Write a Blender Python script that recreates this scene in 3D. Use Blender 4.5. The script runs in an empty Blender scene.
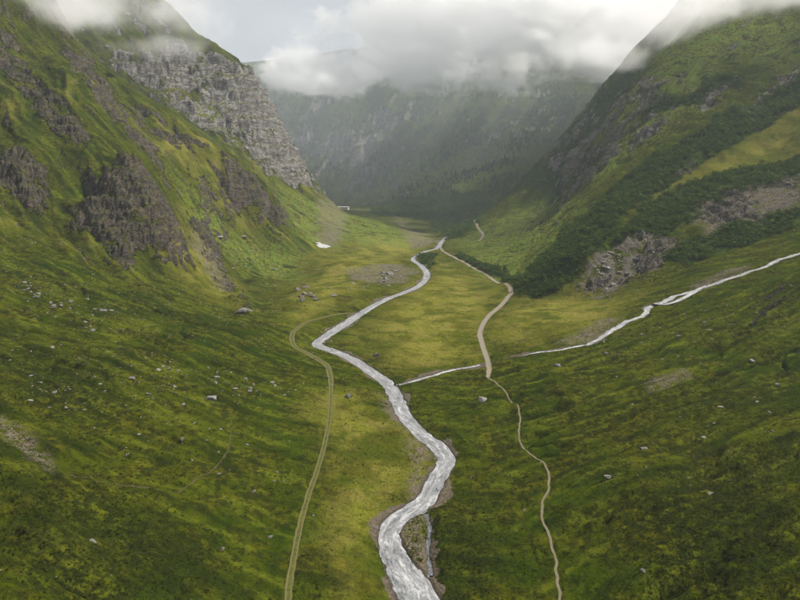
import bpy, math, random
import numpy as np

random.seed(7)
rng = np.random.default_rng(11)
R = math.radians
scene = bpy.context.scene
COL = scene.collection

# ------------------------------------------------------------------ camera, sky, sun, exposure
cam_data = bpy.data.cameras.new('camera')
cam_data.sensor_width = 36.0
cam_data.lens = 36.0 * 628.0 / 800.0
cam_data.clip_start = 1.0
cam_data.clip_end = 20000.0
camera = bpy.data.objects.new('camera', cam_data)
COL.objects.link(camera)
camera.location = (0, 0, 80)
camera.rotation_euler = (math.pi / 2 - math.atan(130.0 / 628.0), 0, 0)
scene.camera = camera

SUN_EL, SUN_AZ = R(52), R(66)      # azimuth clockwise from the valley axis (+Y)
world = bpy.data.worlds.new('World')
scene.world = world
world.use_nodes = True
wn, wl = world.node_tree.nodes, world.node_tree.links
wn.clear()
w_out = wn.new('ShaderNodeOutputWorld')
w_bg = wn.new('ShaderNodeBackground'); w_bg.inputs['Strength'].default_value = 0.053
w_sky = wn.new('ShaderNodeTexSky'); w_sky.sky_type = 'NISHITA'; w_sky.sun_disc = False
w_sky.sun_elevation = SUN_EL; w_sky.sun_rotation = SUN_AZ
w_tc = wn.new('ShaderNodeTexCoord')
w_map = wn.new('ShaderNodeMapping'); w_map.inputs['Scale'].default_value = (1.6, 1.6, 4.5)
w_n = wn.new('ShaderNodeTexNoise'); w_n.inputs['Scale'].default_value = 1.7; w_n.inputs['Detail'].default_value = 7; w_n.inputs['Roughness'].default_value = .55
w_ramp = wn.new('ShaderNodeValToRGB')
w_ramp.color_ramp.elements[0].position = .3; w_ramp.color_ramp.elements[0].color = (4.6, 4.75, 5.2, 1)
w_ramp.color_ramp.elements[1].position = .7; w_ramp.color_ramp.elements[1].color = (6.6, 6.65, 6.9, 1)
w_mix = wn.new('ShaderNodeMixRGB'); w_mix.inputs[0].default_value = .94
wl.new(w_tc.outputs['Generated'], w_map.inputs['Vector']); wl.new(w_map.outputs[0], w_n.inputs['Vector'])
wl.new(w_n.outputs['Fac'], w_ramp.inputs[0]); wl.new(w_sky.outputs[0], w_mix.inputs[1]); wl.new(w_ramp.outputs[0], w_mix.inputs[2])
wl.new(w_mix.outputs[0], w_bg.inputs['Color']); wl.new(w_bg.outputs[0], w_out.inputs['Surface'])

sun_data = bpy.data.lights.new('sun', 'SUN')
sun_data.energy = 4.8; sun_data.angle = R(3); sun_data.color = (1.0, .95, .87)
sun = bpy.data.objects.new('sun', sun_data)
COL.objects.link(sun)
sun.rotation_euler = (math.pi / 2 - SUN_EL, 0, math.pi - SUN_AZ)
sun.location = (300, 400, 900)

scene.view_settings.view_transform = 'Standard'
scene.view_settings.look = 'None'
scene.view_settings.exposure = 0.8
scene.view_settings.gamma = 1.0
scene.view_settings.use_curve_mapping = False
cy = scene.cycles
cy.use_denoising = True
cy.use_adaptive_sampling = True
cy.adaptive_threshold = 0.02
cy.max_bounces = 12; cy.diffuse_bounces = 2; cy.glossy_bounces = 1; cy.transmission_bounces = 2
cy.volume_bounces = 12; cy.transparent_max_bounces = 6
cy.caustics_reflective = False; cy.caustics_refractive = False

# ------------------------------------------------------------------ projection used to survey the place
F, CX, CY, CAMZ = 628.0, 400.0, 300.0, 80.0
PITCH = math.atan(130.0 / F)
SP, CP = math.sin(PITCH), math.cos(PITCH)

def ray(u, v):
    a = (np.asarray(u, float) - CX) / F
    b = (CY - np.asarray(v, float)) / F
    return a, CP + b * SP, -SP + b * CP

def at_dist(u, v, Y):
    dx, dy, dz = ray(u, v)
    t = Y / dy
    return float(dx * t), float(Y), float(CAMZ + dz * t)

def at_z(u, v, z):
    dx, dy, dz = ray(u, v)
    t = (z - CAMZ) / dz
    return float(dx * t), float(dy * t), float(z)

def to_px(x, y, z):
    fw = y * CP - (z - CAMZ) * SP
    up = y * SP + (z - CAMZ) * CP
    return CX + F * x / fw, CY - F * up / fw

# ------------------------------------------------------------------ survey points: large landform
FLOOR = [  # (u, v, height above the river plain)
    (425, 600, -0.5), (395, 535, -0.5), (440, 470, -0.4), (392, 390, 0), (320, 342, .3), (352, 320, .4), (425, 280, .5),
    (415, 256, .8), (442, 243, 0), (330, 420, .6), (300, 520, 1.2), (288, 600, 1.5), (330, 370, 1), (293, 345, 2), (370, 440, 1.0), (350, 560, 1.2),
    (480, 330, 1.2), (482, 345, 1.5), (440, 310, .8), (510, 292, 2.5), (470, 265, 1.5), (400, 330, 1), (420, 350, .5), (440, 366, .4),
    (488, 375, 1.2), (520, 420, 2.4), (548, 480, 3.0), (555, 560, 3.2), (470, 440, 1.5), (490, 540, 1.8),
    (600, 400, 5.0), (650, 470, 7.0), (650, 560, 7.5), (540, 350, 3.5), (600, 340, 6), (540, 310, 3.6), (600, 292, 8),
    (380, 262, 2.2), (340, 262, 5), (310, 290, 5), (250, 330, 9), (230, 400, 7), (200, 470, 8), (180, 560, 9.5), (250, 560, 3.6), (270, 450, 3),
]
SLOPE = [  # (u, v, distance along the valley)
    # left foreground slope
    (0, 600, 74), (90, 600, 85), (0, 500, 104), (90, 480, 124), (0, 420, 142), (100, 400, 172), (0, 350, 194), (100, 330, 232), (180, 350, 228),
    (0, 290, 264), (100, 285, 300), (200, 320, 285), (0, 250, 316), (60, 250, 340), (0, 215, 368), (140, 285, 335), (220, 310, 335),
    # left crag wall and the ribs above it
    (40, 215, 395), (30, 160, 420), (0, 170, 412), (0, 130, 450), (0, 80, 505), (0, 30, 565), (0, -40, 650), (0, -110, 760), (40, 60, 560), (50, 110, 480),
    (125, 275, 372), (172, 258, 400), (150, 205, 428), (125, 165, 455), (95, 120, 495), (60, 60, 555), (20, 5, 610), (80, 200, 415),
    # grassy slope between the crags and the next ridge
    (210, 270, 440), (245, 300, 415), (265, 270, 520), (220, 235, 520), (190, 195, 530), (150, 140, 570), (110, 95, 610), (255, 215, 600), (300, 245, 600),
    # skyline ridge before the peak
    (57, 17, 715), (111, 73, 665), (150, 98, 650), (182, 121, 640), (216, 145, 632), (250, 172, 630), (278, 205, 640), (20, -40, 800),
    # grassy fan at the foot of the peak
    (300, 200, 800), (330, 207, 860), (380, 221, 860), (430, 236, 820), (345, 243, 690), (420, 250, 690), (290, 225, 700), (270, 190, 780), (310, 245, 640),
    # peak
    (325, 197, 985), (302, 160, 1000), (282, 125, 1010), (266, 92, 1030), (246, 66, 1050), (216, 46, 1060), (192, 26, 1070), (172, 8, 1080),
    (130, -25, 1100), (60, -60, 1150), (240, 165, 800), (215, 135, 850), (260, 150, 880), (180, 100, 900), (150, 70, 930), (100, 35, 950), (240, 100, 960), (200, 65, 1000),
    (300, 188, 880), (140, 30, 1000),
    # right foreground and the stream slope
    (800, 600, 86), (720, 600, 92), (800, 500, 118), (700, 480, 142), (800, 420, 166), (700, 400, 190), (800, 360, 218), (800, 310, 262), (700, 330, 262),
    (800, 252, 335), (730, 275, 325), (660, 300, 315), (625, 322, 290), (800, 225, 385), (740, 250, 375), (680, 272, 365), (640, 287, 360),
    (560, 297, 375), (520, 298, 385), 
    # right mountain
    (800, 185, 440), (800, 150, 505), (800, 110, 565), (800, 75, 620), (800, 30, 690), (800, -20, 770), (800, -90, 900),
    (740, 190, 455), (700, 210, 440), (700, 160, 520), (700, 110, 590), (700, 70, 660), (700, 30, 760), (650, 250, 400), (620, 265, 392), (650, 200, 465), (650, 160, 540),
    (650, 110, 630), (650, 75, 730), (600, 210, 470), (570, 245, 425), (545, 270, 405), (600, 170, 600), (600, 130, 700), (575, 200, 570),
    (640, 45, 960), (670, 18, 980), (700, -10, 1000), (598, 92, 970), (565, 135, 990), (540, 166, 1010), (610, 110, 830),
    # meadow beneath it
    (500, 255, 560), (530, 235, 610), (500, 222, 780), (540, 205, 800), (570, 195, 760), (465, 240, 740), (460, 228, 900), (560, 215, 640), (520, 275, 470),
    # far valley and far mountain
    (340, 208, 1250), (400, 212, 1250), (470, 215, 1250), (520, 205, 1200), (330, 197, 1900), (370, 196, 1800), (400, 200, 1500), (430, 180, 1550), (470, 170, 1600),
    (300, 165, 2150), (350, 160, 2000), (400, 150, 1900), (450, 140, 1850), (500, 130, 1800), (560, 130, 1750), (290, 120, 2400), (340, 110, 2300), (400, 90, 2250), (460, 70, 2250),
    (530, 60, 2200), (600, 60, 2200), (270, 103, 2600), (330, 86, 2700), (400, 45, 2700), (480, -20, 2700), (570, -40, 2700), (650, -40, 2600), (500, 165, 1500), (550, 165, 1450),
    (260, 120, 2700), (240, 100, 3000),
]
HIDDEN = [  # (x, y, z) ground no line of sight reaches from the valley
    (-420, 860, 215), (-330, 800, 150), (-520, 1000, 330), (-460, 1250, 260), (-300, 1200, 120), (-220, 1150, 40), (-150, 1120, 8), (-450, 1600, 120), (-900, 1300, 420), (-700, 700, 480),
    (-600, 480, 380), (-450, 300, 230), (-330, 180, 130), (-230, 90, 75), (-160, 0, 48), (-330, 0, 150), (0, 0, 0), (0, 40, 0), (-60, 20, 8), (60, 20, 5), (160, 0, 30), (330, 0, 120),
    (0, -60, 0), (-200, -60, 70), (200, -60, 55),
    (260, 120, 60), (380, 200, 135), (480, 350, 220), (650, 500, 380), (800, 750, 520), (900, 1000, 560), (640, 1270, 340), (480, 1170, 210), (340, 1160, 85), (230, 1140, 25), (460, 1380, 130),
    (100, 1000, -8), (0, 960, -14), (-60, 980, -10), (30, 870, -6), (0, 1100, -4), (190, 1230, 2), (800, 1600, 350), (1200, 2200, 620), (-700, 2200, 30), (-900, 2800, 60), (-1300, 3200, 300), (-1500, 2000, 500), (-1100, 1800, 330),
    (0, 3300, 700), (800, 3300, 850), (1600, 3000, 850), (-600, 3500, 640), (-1500, 4200, 700), (0, 4500, 900), (1500, 4500, 950), (-2500, 3000, 800), (2500, 3000, 950),
]

def warp(x, y):
    d = np.sqrt(x * x * .25 + (np.maximum(y, -200) + 260.0) ** 2) - 160
    return 2.2 * x / d, 1.75 * np.log(d)

_pts = [at_z(u, v, z) for u, v, z in FLOOR] + [at_dist(*p) for p in SLOPE] + HIDDEN
_P = np.array(_pts)
_A = np.stack(warp(_P[:, 0], _P[:, 1]), 1)
_C2 = 0.06 ** 2
_S = np.log(_A[:, 1].astype(float))

def _phi(ax, ay, bx, by):
    return np.sqrt((ax - bx) ** 2 + (ay - by) ** 2 + _C2)

_n = len(_P)
_K = _phi(_A[:, None, 0], _A[:, None, 1], _A[None, :, 0], _A[None, :, 1])
_Q = np.concatenate([np.ones((_n, 1)), _A], 1)
_M = np.block([[_K - 0.003 * np.eye(_n), _Q], [_Q.T, np.zeros((3, 3))]])
_W = np.linalg.solve(_M, np.concatenate([_P[:, 2], np.zeros(3)]))

def base_height(x, y):
    x = np.asarray(x, float); y = np.asarray(y, float)
    a, b = warp(x, y)
    sh = a.shape
    a = a.ravel().astype(np.float32); b = b.ravel().astype(np.float32)
    out = (_W[_n] + _W[_n + 1] * a + _W[_n + 2] * b).astype(np.float32)
    for i in range(_n):
        da = a - np.float32(_A[i, 0]); db = b - np.float32(_A[i, 1])
        out += np.float32(_W[i]) * np.sqrt(da * da + db * db + np.float32(_C2))
    return out.reshape(sh)

# ------------------------------------------------------------------ noise
_perm = np.random.default_rng(3).permutation(256).astype(np.int32)
_perm = np.concatenate([_perm, _perm, _perm])
_gang = np.random.default_rng(4).uniform(0, 2 * math.pi, 256)
_gx, _gy = np.cos(_gang).astype(np.float32), np.sin(_gang).astype(np.float32)

def pn2(x, y, seed=0):
    x = np.asarray(x, np.float32); y = np.asarray(y, np.float32)
    xi = np.floor(x).astype(np.int32); yi = np.floor(y).astype(np.int32)
    xf = x - xi; yf = y - yi
    xi = xi + seed * 37; yi = yi + seed * 101
    u = xf * xf * xf * (xf * (xf * 6 - 15) + 10); v = yf * yf * yf * (yf * (yf * 6 - 15) + 10)
    def g(ix, iy, fx, fy):
        h = _perm[_perm[ix & 255] + (iy & 255)]
        return _gx[h] * fx + _gy[h] * fy
    a = g(xi, yi, xf, yf); b = g(xi + 1, yi, xf - 1, yf)
    c = g(xi, yi + 1, xf, yf - 1); d = g(xi + 1, yi + 1, xf - 1, yf - 1)
    return 1.5 * ((a + (b - a) * u) * (1 - v) + (c + (d - c) * u) * v)

def fbm(x, y, octv=4, seed=0, rough=.5):
    o = 0; a = 1; f = 1; n = 0
    for k in range(octv):
        o = o + a * pn2(x * f, y * f, seed + k * 7); n += a; a *= rough; f *= 2.03
    return o / n

def ridged(x, y, octv=4, seed=0, rough=.55):
    o = 0; a = 1; f = 1; n = 0
    for k in range(octv):
        r = 1 - np.abs(pn2(x * f, y * f, seed + k * 7)) * 1.6
        o = o + a * r; n += a; a *= rough; f *= 2.03
    return o / n      # about 0..1, crests at 1

def sstep(a, b, x):
    t = np.clip((x - a) / (b - a), 0, 1)
    return t * t * (3 - 2 * t)

# ------------------------------------------------------------------ survey of outlines: line of sight to the land surface
def spaced(knots):
    out = [np.array([knots[0][0]])]
    for (a, st), (b, _) in zip(knots[:-1], knots[1:]):
        n = max(1, int(round((b - a) / st)))
        out.append(np.linspace(a, b, n + 1)[1:])
    return np.concatenate(out)

Y0 = 60.0
S_ROWS = spaced([(math.log(35), .02), (math.log(145), .0027), (math.log(1180), .0046), (math.log(4700), 0)])
T_COLS = spaced([(-1.3, .02), (-.72, .0019), (.72, .02), (1.3, 0)])
NR, NC = len(S_ROWS), len(T_COLS)
GY = np.repeat((np.exp(S_ROWS) - Y0)[:, None], NC, 1)
GX = T_COLS[None, :] * (GY + Y0)
GB = base_height(GX, GY).astype(np.float64)
_gs = np.arange(NR); _gt = np.arange(NC)

def lookup(G, x, y):
    """value of a sheet of heights G at (x, y), on the same triangles as the mesh (00-01-11 / 00-11-10)"""
    x = np.atleast_1d(np.asarray(x, float)); y = np.atleast_1d(np.asarray(y, float))
    i = np.interp(np.log(np.maximum(y, -24.9) + Y0), S_ROWS, _gs)
    i0 = np.clip(i.astype(int), 0, NR - 2)
    fy = np.clip((y - GY[i0, 0]) / (GY[i0 + 1, 0] - GY[i0, 0]), 0, 1)
    jj = np.interp(x / (y + Y0), T_COLS, _gt)
    j0 = np.clip(jj.astype(int), 0, NC - 2); fx = jj - j0
    z00, z01, z10, z11 = G[i0, j0], G[i0, j0 + 1], G[i0 + 1, j0], G[i0 + 1, j0 + 1]
    return np.where(fx >= fy, z00 + (z01 - z00) * fx + (z11 - z01) * fy, z00 + (z11 - z10) * fx + (z10 - z00) * fy)

_YS = 45.0 * 1.004 ** np.arange(1155)
def cast(pts, G=None):
    """(u, v) sightings -> (x, y) where they meet the land"""
    G = GB if G is None else G
    u = np.array([p[0] for p in pts], float); v = np.array([p[1] for p in pts], float)
    dx, dy, dz = ray(u, v)
    T = _YS[None, :] / dy[:, None]
    g = CAMZ + dz[:, None] * T - lookup(G, (dx[:, None] * T).ravel(), np.repeat(_YS[None, :], len(u), 0).ravel()).reshape(T.shape)
    hit = g <= 0
    k = np.where(hit.any(1), hit.argmax(1), len(_YS) - 1); k = np.maximum(k, 1)
    ar = np.arange(len(u)); g0, g1 = g[ar, k - 1], g[ar, k]
    f = np.clip(g0 / (g0 - g1 + 1e-9), 0, 1)
    Yh = _YS[k - 1] + (_YS[k] - _YS[k - 1]) * f
    return np.stack([dx * Yh / dy, Yh], 1)

def spline(P, step):
    """Catmull-Rom through rows of P (x, y, extra...), resampled to about `step` metres"""
    P = np.asarray(P, float)
    Q = np.concatenate([2 * P[:1] - P[1:2], P, 2 * P[-1:] - P[-2:-1]])
    out = []
    for i in range(1, len(Q) - 2):
        L = np.hypot(*(Q[i + 1, :2] - Q[i, :2])); n = max(2, int(L / step))
        t = np.linspace(0, 1, n, endpoint=False)[:, None]
        a, b, c, d = Q[i - 1], Q[i], Q[i + 1], Q[i + 2]
        out.append(.5 * (2 * b + (c - a) * t + (2 * a - 5 * b + 4 * c - d) * t ** 2 + (3 * b - a - 3 * c + d) * t ** 3))
    out.append(P[-1:])
    return np.concatenate(out)

# ------------------------------------------------------------------ water courses and ways, as sighted
RIVER_PX = [(440, 660, 10.5), (430, 628, 10.5), (421, 600, 10), (410, 578, 9), (394, 552, 6.8), (389, 530, 6.4), (401, 514, 6.2), (424, 500, 6.4), (437, 477, 6.2),
            (447, 457, 6.4), (438, 442, 6.6), (422, 430, 6.4), (405, 413, 6.4), (396, 395, 6.8), (388, 382, 6.8), (372, 370, 6.4), (352, 357, 6.2), (333, 349, 6.0),
            (317, 342, 6.4), (328, 333, 6.8), (346, 322, 7.6), (363, 310, 6.6), (384, 298, 6.2), (405, 291, 6.2), (420, 284, 6.2), (427, 274, 6.2), (422, 265, 5.8), (413, 257, 5.6),
            (424, 252.5, 5.6), (437, 247, 6.5), (442, 241, 6), (447, 236, 6)]
SIDE_PX = [(426, 510, .8), (430, 522, .8), (428, 545, .9), (430, 562, 1.0), (431, 570, 1.2)]
TRIB_PX = [(399, 382.5, 1.9), (408, 380.5, 1.8), (425, 376, 1.6), (450, 369, 1.6), (470, 365.5, 1.4), (490, 361, .5), (515, 355, .5), (537, 351, 1.5), (565, 347, 1.5), (590, 342, 2.0), (606, 333, 2.4), (622, 323, 2.6),
           (640, 315, 2.6), (655, 304, 3.2), (672, 297, 3.0), (690, 291, 2.8), (712, 283, 2.6), (732, 276, 2.6), (760, 267, 2.8), (785, 258, 2.8), (810, 249, 2.8), (840, 238, 2.8)]
BRANCH_PX = [(655, 304, 1.6), (664, 305, 1.6), (676, 301, 1.6), (690, 294, 1.6), (700, 287, 1.6)]
TRACK_PX = [(286, 640, 1.25), (288, 600, 1.25), (293, 560, 1.25), (304, 510, 1.25), (318, 468, 1.25), (328, 430, 1.25), (331, 395, 1.35), (330, 375, 2.1), (325, 364, 2.4), (308, 354, 2.5), (295, 346, 2.2), (292, 337, 2.3), (299, 328, 2.3), (315, 320, 2.3), (335, 315, 2.2), (350, 312, 2.4)]
PATH_PX = [(563, 640, .5), (560, 600, .5), (556, 570, .5), (552, 540, .5), (543, 520, .5), (543, 500, .5), (549, 488, .5), (547, 468, .52), (541, 457, .52), (525, 445, .52), (519, 430, .52), (520, 415, .52), (516, 402, .52), (500, 386, .58), (488, 376, .9)]
LANE_PX = [(488, 376, 1.5), (489, 364, 2.2), (483, 346, 2.4), (480, 332, 2.6), (486, 319, 2.8), (497, 308, 3.0), (508, 297, 3.0), (511, 291, 3.0), (503, 283, 3.0), (488, 275, 3.0), (470, 265, 3.0), (452, 256, 3.0), (442, 250, 3.0), (440, 244, 3.0)]
LANE2_PX = [(474, 222, 3.0), (479, 228, 3.0), (483, 235, 3.2), (478, 241, 3.0)]
ROAD_PX = [(346, 209.5, 6.0), (362, 210.5, 6.0), (385, 211.5, 6.0), (410, 212, 6.0), (440, 213, 6.0), (470, 214, 6.0)]
FOOT1_PX = [(60, 470, .3), (80, 474, .36), (100, 480, .4), (140, 487, .45), (172, 493, .45), (190, 484, .38), (215, 466, .34), (228, 448, .3), (231, 425, .22), (230, 408, .16)]

def way(px, step):
    W = cast(px)
    return spline(np.concatenate([W, np.array([[p[2]] for p in px])], 1), step)

river = way(RIVER_PX, 3.0); river[:, 2] *= .88
side = way(SIDE_PX, 1.5)
trib = way(TRIB_PX, 2.0)
branch = way(BRANCH_PX, 2.0)
track = way(TRACK_PX, 1.0)
path = way(PATH_PX, .7)
lane = way(LANE_PX, 2.0)
lane2 = way(LANE2_PX, 3.0)
road = way(ROAD_PX, 8.0)
foot1 = way(FOOT1_PX, .8)
trib[:, :2] += np.stack([fbm(np.arange(len(trib)) * .21, np.zeros(len(trib)), 3, 60), fbm(np.arange(len(trib)) * .21, np.zeros(len(trib)), 3, 61)], 1) * 2.2
path[:, :2] += np.stack([fbm(np.arange(len(path)) * .09, np.zeros(len(path)), 3, 62), np.zeros(len(path))], 1) * .9

def smooth1(a, n):
    k = np.ones(2 * n + 1) / (2 * n + 1)
    return np.convolve(np.concatenate([np.full(n, a[0]), a, np.full(n, a[-1])]), k, 'valid')

# ------------------------------------------------------------------ the terrain sheet
X, Yg = GX.astype(np.float32), GY.astype(np.float32)
DIST = np.sqrt(X * X + Yg * Yg)

def grid_slope(z):
    zr = np.gradient(z, axis=0) / np.gradient(GY, axis=0)
    zc = np.gradient(z, axis=1) / np.gradient(GX, axis=1)
    # rows run along rays, so take the column part out of the row derivative
    dxdr = np.gradient(GX, axis=0) / np.gradient(GY, axis=0)
    gy_ = zr - zc * dxdr
    return np.sqrt(zc ** 2 + gy_ ** 2), zc, gy_

# cover polygons: sighted outlines taken to the ground, tested in a plan warped to even scale
WA, WB = warp(GX, GY)
_ln = [fbm(X / 22, Yg / 22, 4, 20), fbm(X / 22, Yg / 22, 4, 25)]
_sc = .030

def cover(px, soft=.02, rag=1.0, grow=0.0):
    """0..1 field inside the outline px; ragged edges"""
    W = cast(px)
    a, b = warp(W[:, 0], W[:, 1])
    m = .12
    sel = (WA > a.min() - m) & (WA < a.max() + m) & (WB > b.min() - m) & (WB < b.max() + m)
    out = np.zeros(GX.shape, np.float32)
    if not sel.any():
        return out
    pa = WA[sel] + _sc * rag * _ln[0][sel]; pb = WB[sel] + _sc * rag * _ln[1][sel]
    d2 = np.full(pa.shape, 9.0); ins = np.zeros(pa.shape, bool)
    n = len(a)
    for i in range(n):
        j = (i + 1) % n
        ax, ay, bx, by = a[i], b[i], a[j], b[j]
        ex, ey = bx - ax, by - ay
        t = np.clip(((pa - ax) * ex + (pb - ay) * ey) / (ex * ex + ey * ey + 1e-12), 0, 1)
        d2 = np.minimum(d2, (pa - ax - t * ex) ** 2 + (pb - ay - t * ey) ** 2)
        c = ((ay > pb) != (by > pb)) & (pa < (bx - ax) * (pb - ay) / (by - ay + 1e-15) + ax)
        ins ^= c
    d = np.sqrt(d2) * np.where(ins, 1, -1) + grow
    out[sel] = sstep(-soft, soft, d)
    return out

def near_line(L, reach):
    """distance to a way L, its width there and the index of its nearest point, where closer than reach"""
    D = np.full(GX.shape, 1e3, np.float32); I = np.zeros(GX.shape, np.int32)
    for k in range(len(L) - 1):
        ax, ay = L[k, 0], L[k, 1]; bx, by = L[k + 1, 0], L[k + 1, 1]
        y0, y1 = min(ay, by) - reach, max(ay, by) + reach
        r0, r1 = np.searchsorted(GY[:, 0], (y0, y1))
        if r1 <= r0: continue
        lo = (min(ax, bx) - reach); hi = (max(ax, bx) + reach)
        ym, yM = GY[r0, 0] + Y0, GY[min(r1, NR - 1), 0] + Y0
        tl = min(lo / ym, lo / yM); th = max(hi / ym, hi / yM)
        c0, c1 = np.searchsorted(T_COLS, (tl, th))
        if c1 <= c0: continue
        gx = GX[r0:r1, c0:c1]; gy = GY[r0:r1, c0:c1]
        ex, ey = bx - ax, by - ay
        t = np.clip(((gx - ax) * ex + (gy - ay) * ey) / (ex * ex + ey * ey + 1e-9), 0, 1)
        d = np.hypot(gx - ax - t * ex, gy - ay - t * ey)
        m = d < D[r0:r1, c0:c1]
        D[r0:r1, c0:c1][m] = d[m]; I[r0:r1, c0:c1][m] = k
    return D, I

def poly_any(list_px, **kw):
    o = np.zeros(GX.shape, np.float32)
    for p in list_px:
        o = np.maximum(o, cover(p, **kw))
    return o

SHRUB_PX = [
    [(514, 297), (530, 270), (560, 235), (600, 200), (640, 168), (690, 140), (745, 108), (800, 78), (800, 108), (760, 132), (700, 165), (650, 196), (622, 218), (602, 246), (575, 276), (545, 295)],
    [(612, 246), (650, 202), (700, 180), (760, 165), (800, 158), (800, 180), (740, 190), (700, 215), (660, 240), (640, 236)],
    [(655, 262), (690, 238), (740, 222), (800, 208), (800, 222), (740, 246), (690, 264)],
    [(444, 233), (470, 205), (530, 186), (585, 172), (600, 160), (560, 160), (480, 192), (380, 204), (370, 214), (430, 222)],
    [(540, 165), (598, 97), (640, 58), (650, 70), (600, 125), (560, 172)],
    [(640, 105), (690, 95), (720, 78), (740, 84), (700, 104), (650, 122)],
    [(440, 238), (448, 232), (480, 214), (482, 219), (452, 240)],
    [(420, 256), (432, 255), (430, 268), (424, 262)],
    [(458, 254), (482, 264), (504, 274), (517, 283), (516, 292), (502, 279.5), (480, 269), (458, 258)],
]
ROCK_PX = [
    [(0, 160), (20, 152), (38, 172), (44, 208), (30, 220), (14, 200), (0, 196)],
    [(70, 218), (98, 200), (112, 170), (136, 166), (160, 195), (178, 248), (166, 262), (140, 256), (133, 280), (112, 268), (90, 245)],
    [(0, 20), (22, 48), (50, 92), (72, 112), (90, 140), (74, 148), (40, 118), (0, 70)],
    [(60, 25), (90, 60), (120, 105), (165, 160), (150, 160), (105, 115), (70, 70)],
    [(120, 100), (150, 110), (185, 140), (180, 150), (150, 140)],
    [(225, 160), (250, 176), (275, 205), (278, 220), (250, 212), (232, 190)],
    [(190, 215), (205, 222), (250, 300), (252, 316), (236, 306), (205, 250)],
    [(105, 60), (180, 40), (245, 66), (268, 95), (300, 160), (322, 195), (290, 188), (255, 165), (215, 138), (150, 88)],
    [(545, 165), (560, 135), (600, 118), (640, 92), (692, 108), (640, 150), (604, 172), (575, 186)],
    [(600, 110), (625, 78), (650, 82), (690, 70), (680, 84), (640, 98)],
    [(690, 112), (742, 74), (746, 86), (702, 118)],
    [(738, 112), (800, 62), (800, 80), (746, 116)],
    [(572, 291), (598, 254), (636, 232), (680, 240), (655, 272), (612, 294)],
    [(690, 205), (740, 185), (800, 170), (800, 202), (730, 228), (700, 222)],
    [(655, 186), (690, 160), (700, 168), (668, 192)],
    [(470, 150), (540, 110), (566, 118), (540, 138), (490, 166)],
    [(310, 150), (380, 125), (400, 140), (340, 170)],
]
BARE_PX = [   # avalanche earth and trodden stony ground
    [(316, 212), (334, 206), (346, 220), (336, 244), (318, 246), (322, 230)],
    [(345, 270), (398, 264), (414, 272), (404, 283), (362, 283)],
    [(0, 412), (20, 425), (52, 462), (50, 472), (20, 450), (0, 432)],
    [(640, 381), (686, 370), (692, 377), (648, 390)],
    [(556, 342), (604, 318), (622, 318), (590, 341)],
    [(690, 284), (740, 266), (744, 270), (700, 288)],
    [(398, 516), (424, 508), (432, 560), (416, 566), (400, 545)],
    [(404, 440), (424, 436), (432, 452), (424, 486), (408, 500), (414, 470)],
    [(380, 392), (392, 404), (412, 428), (404, 432), (384, 410)],
    [(190, 222), (215, 250), (232, 285), (222, 290), (196, 250)],
    [(395, 215), (430, 234), (436, 242), (420, 248), (404, 236)],
    [(690, 196), (800, 166), (800, 205), (720, 232), (690, 226)],
]
STONY_PX = [  # grass thick with stones
    [(130, 345), (215, 366), (300, 388), (300, 412), (220, 396), (150, 376)],
    [(0, 262), (60, 280), (150, 318), (140, 345), (50, 318), (0, 300)],
    [(20, 330), (150, 360), (230, 400), (120, 420), (20, 390)],
    [(560, 352), (640, 330), (800, 275), (800, 300), (660, 345), (590, 372)],
    [(600, 470), (760, 430), (760, 450), (610, 492)],
]
HEATH_SHADE_PX = [  # dark dwarf-shrub heath, its tone also standing in for cloud shade
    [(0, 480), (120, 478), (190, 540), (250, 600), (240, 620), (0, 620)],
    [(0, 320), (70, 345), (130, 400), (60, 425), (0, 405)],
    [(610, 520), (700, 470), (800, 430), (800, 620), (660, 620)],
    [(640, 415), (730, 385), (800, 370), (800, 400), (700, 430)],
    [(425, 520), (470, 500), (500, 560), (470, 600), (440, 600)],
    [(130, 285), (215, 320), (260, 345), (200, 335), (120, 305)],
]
DRY_PX = [    # straw-coloured meadow
    [(350, 335), (400, 296), (440, 262), (470, 270), (505, 295), (482, 330), (480, 362), (430, 372), (390, 366)],
    [(330, 250), (380, 240), (436, 240), (432, 258), (412, 256), (360, 290), (330, 310), (290, 330), (280, 300)],
    [(310, 400), (360, 390), (400, 440), (420, 470), (392, 510), (385, 560), (340, 600), (330, 520), (340, 460)],
    [(640, 200), (700, 165), (800, 108), (800, 150), (720, 182), (660, 200)],
    [(150, 250), (190, 215), (240, 285), (240, 310), (200, 290)],
    [(520, 292), (640, 290), (600, 322), (540, 345), (500, 340), (500, 310)],
    [(150, 120), (215, 150), (260, 220), (240, 225), (190, 170)],
]
MEADOW_PX = [
    [(340, 190), (400, 170), (470, 150), (540, 140), (500, 175), (440, 195), (380, 203)],
    [(272, 192), (330, 208), (380, 222), (428, 237), (418, 248), (345, 243), (300, 240)],
    [(470, 262), (500, 222), (560, 200), (580, 200), (560, 232), (520, 280)],
    [(560, 175), (600, 110), (650, 70), (720, 60), (700, 105), (640, 150), (590, 190)],  # fresh bright green
    [(450, 240), (500, 216), (560, 195), (590, 186), (574, 225), (535, 268), (515, 290), (470, 262)],
    [(275, 190), (330, 207), (320, 245), (290, 230)],
    [(180, 180), (240, 235), (300, 250), (300, 280), (240, 262), (190, 215)],
    [(210, 100), (240, 95), (235, 120), (205, 130)],
    [(400, 175), (470, 165), (450, 195), (390, 202)],
    [(640, 60), (720, 20), (800, 5), (800, 60), (720, 60), (660, 90)],
]
m_shrub = poly_any(SHRUB_PX, soft=.012)
m_rockp = poly_any(ROCK_PX, soft=.02, rag=1.3)
m_bare = poly_any(BARE_PX, soft=.02, rag=1.2)
m_stony = poly_any(STONY_PX, soft=.05, rag=1.6)
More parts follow.
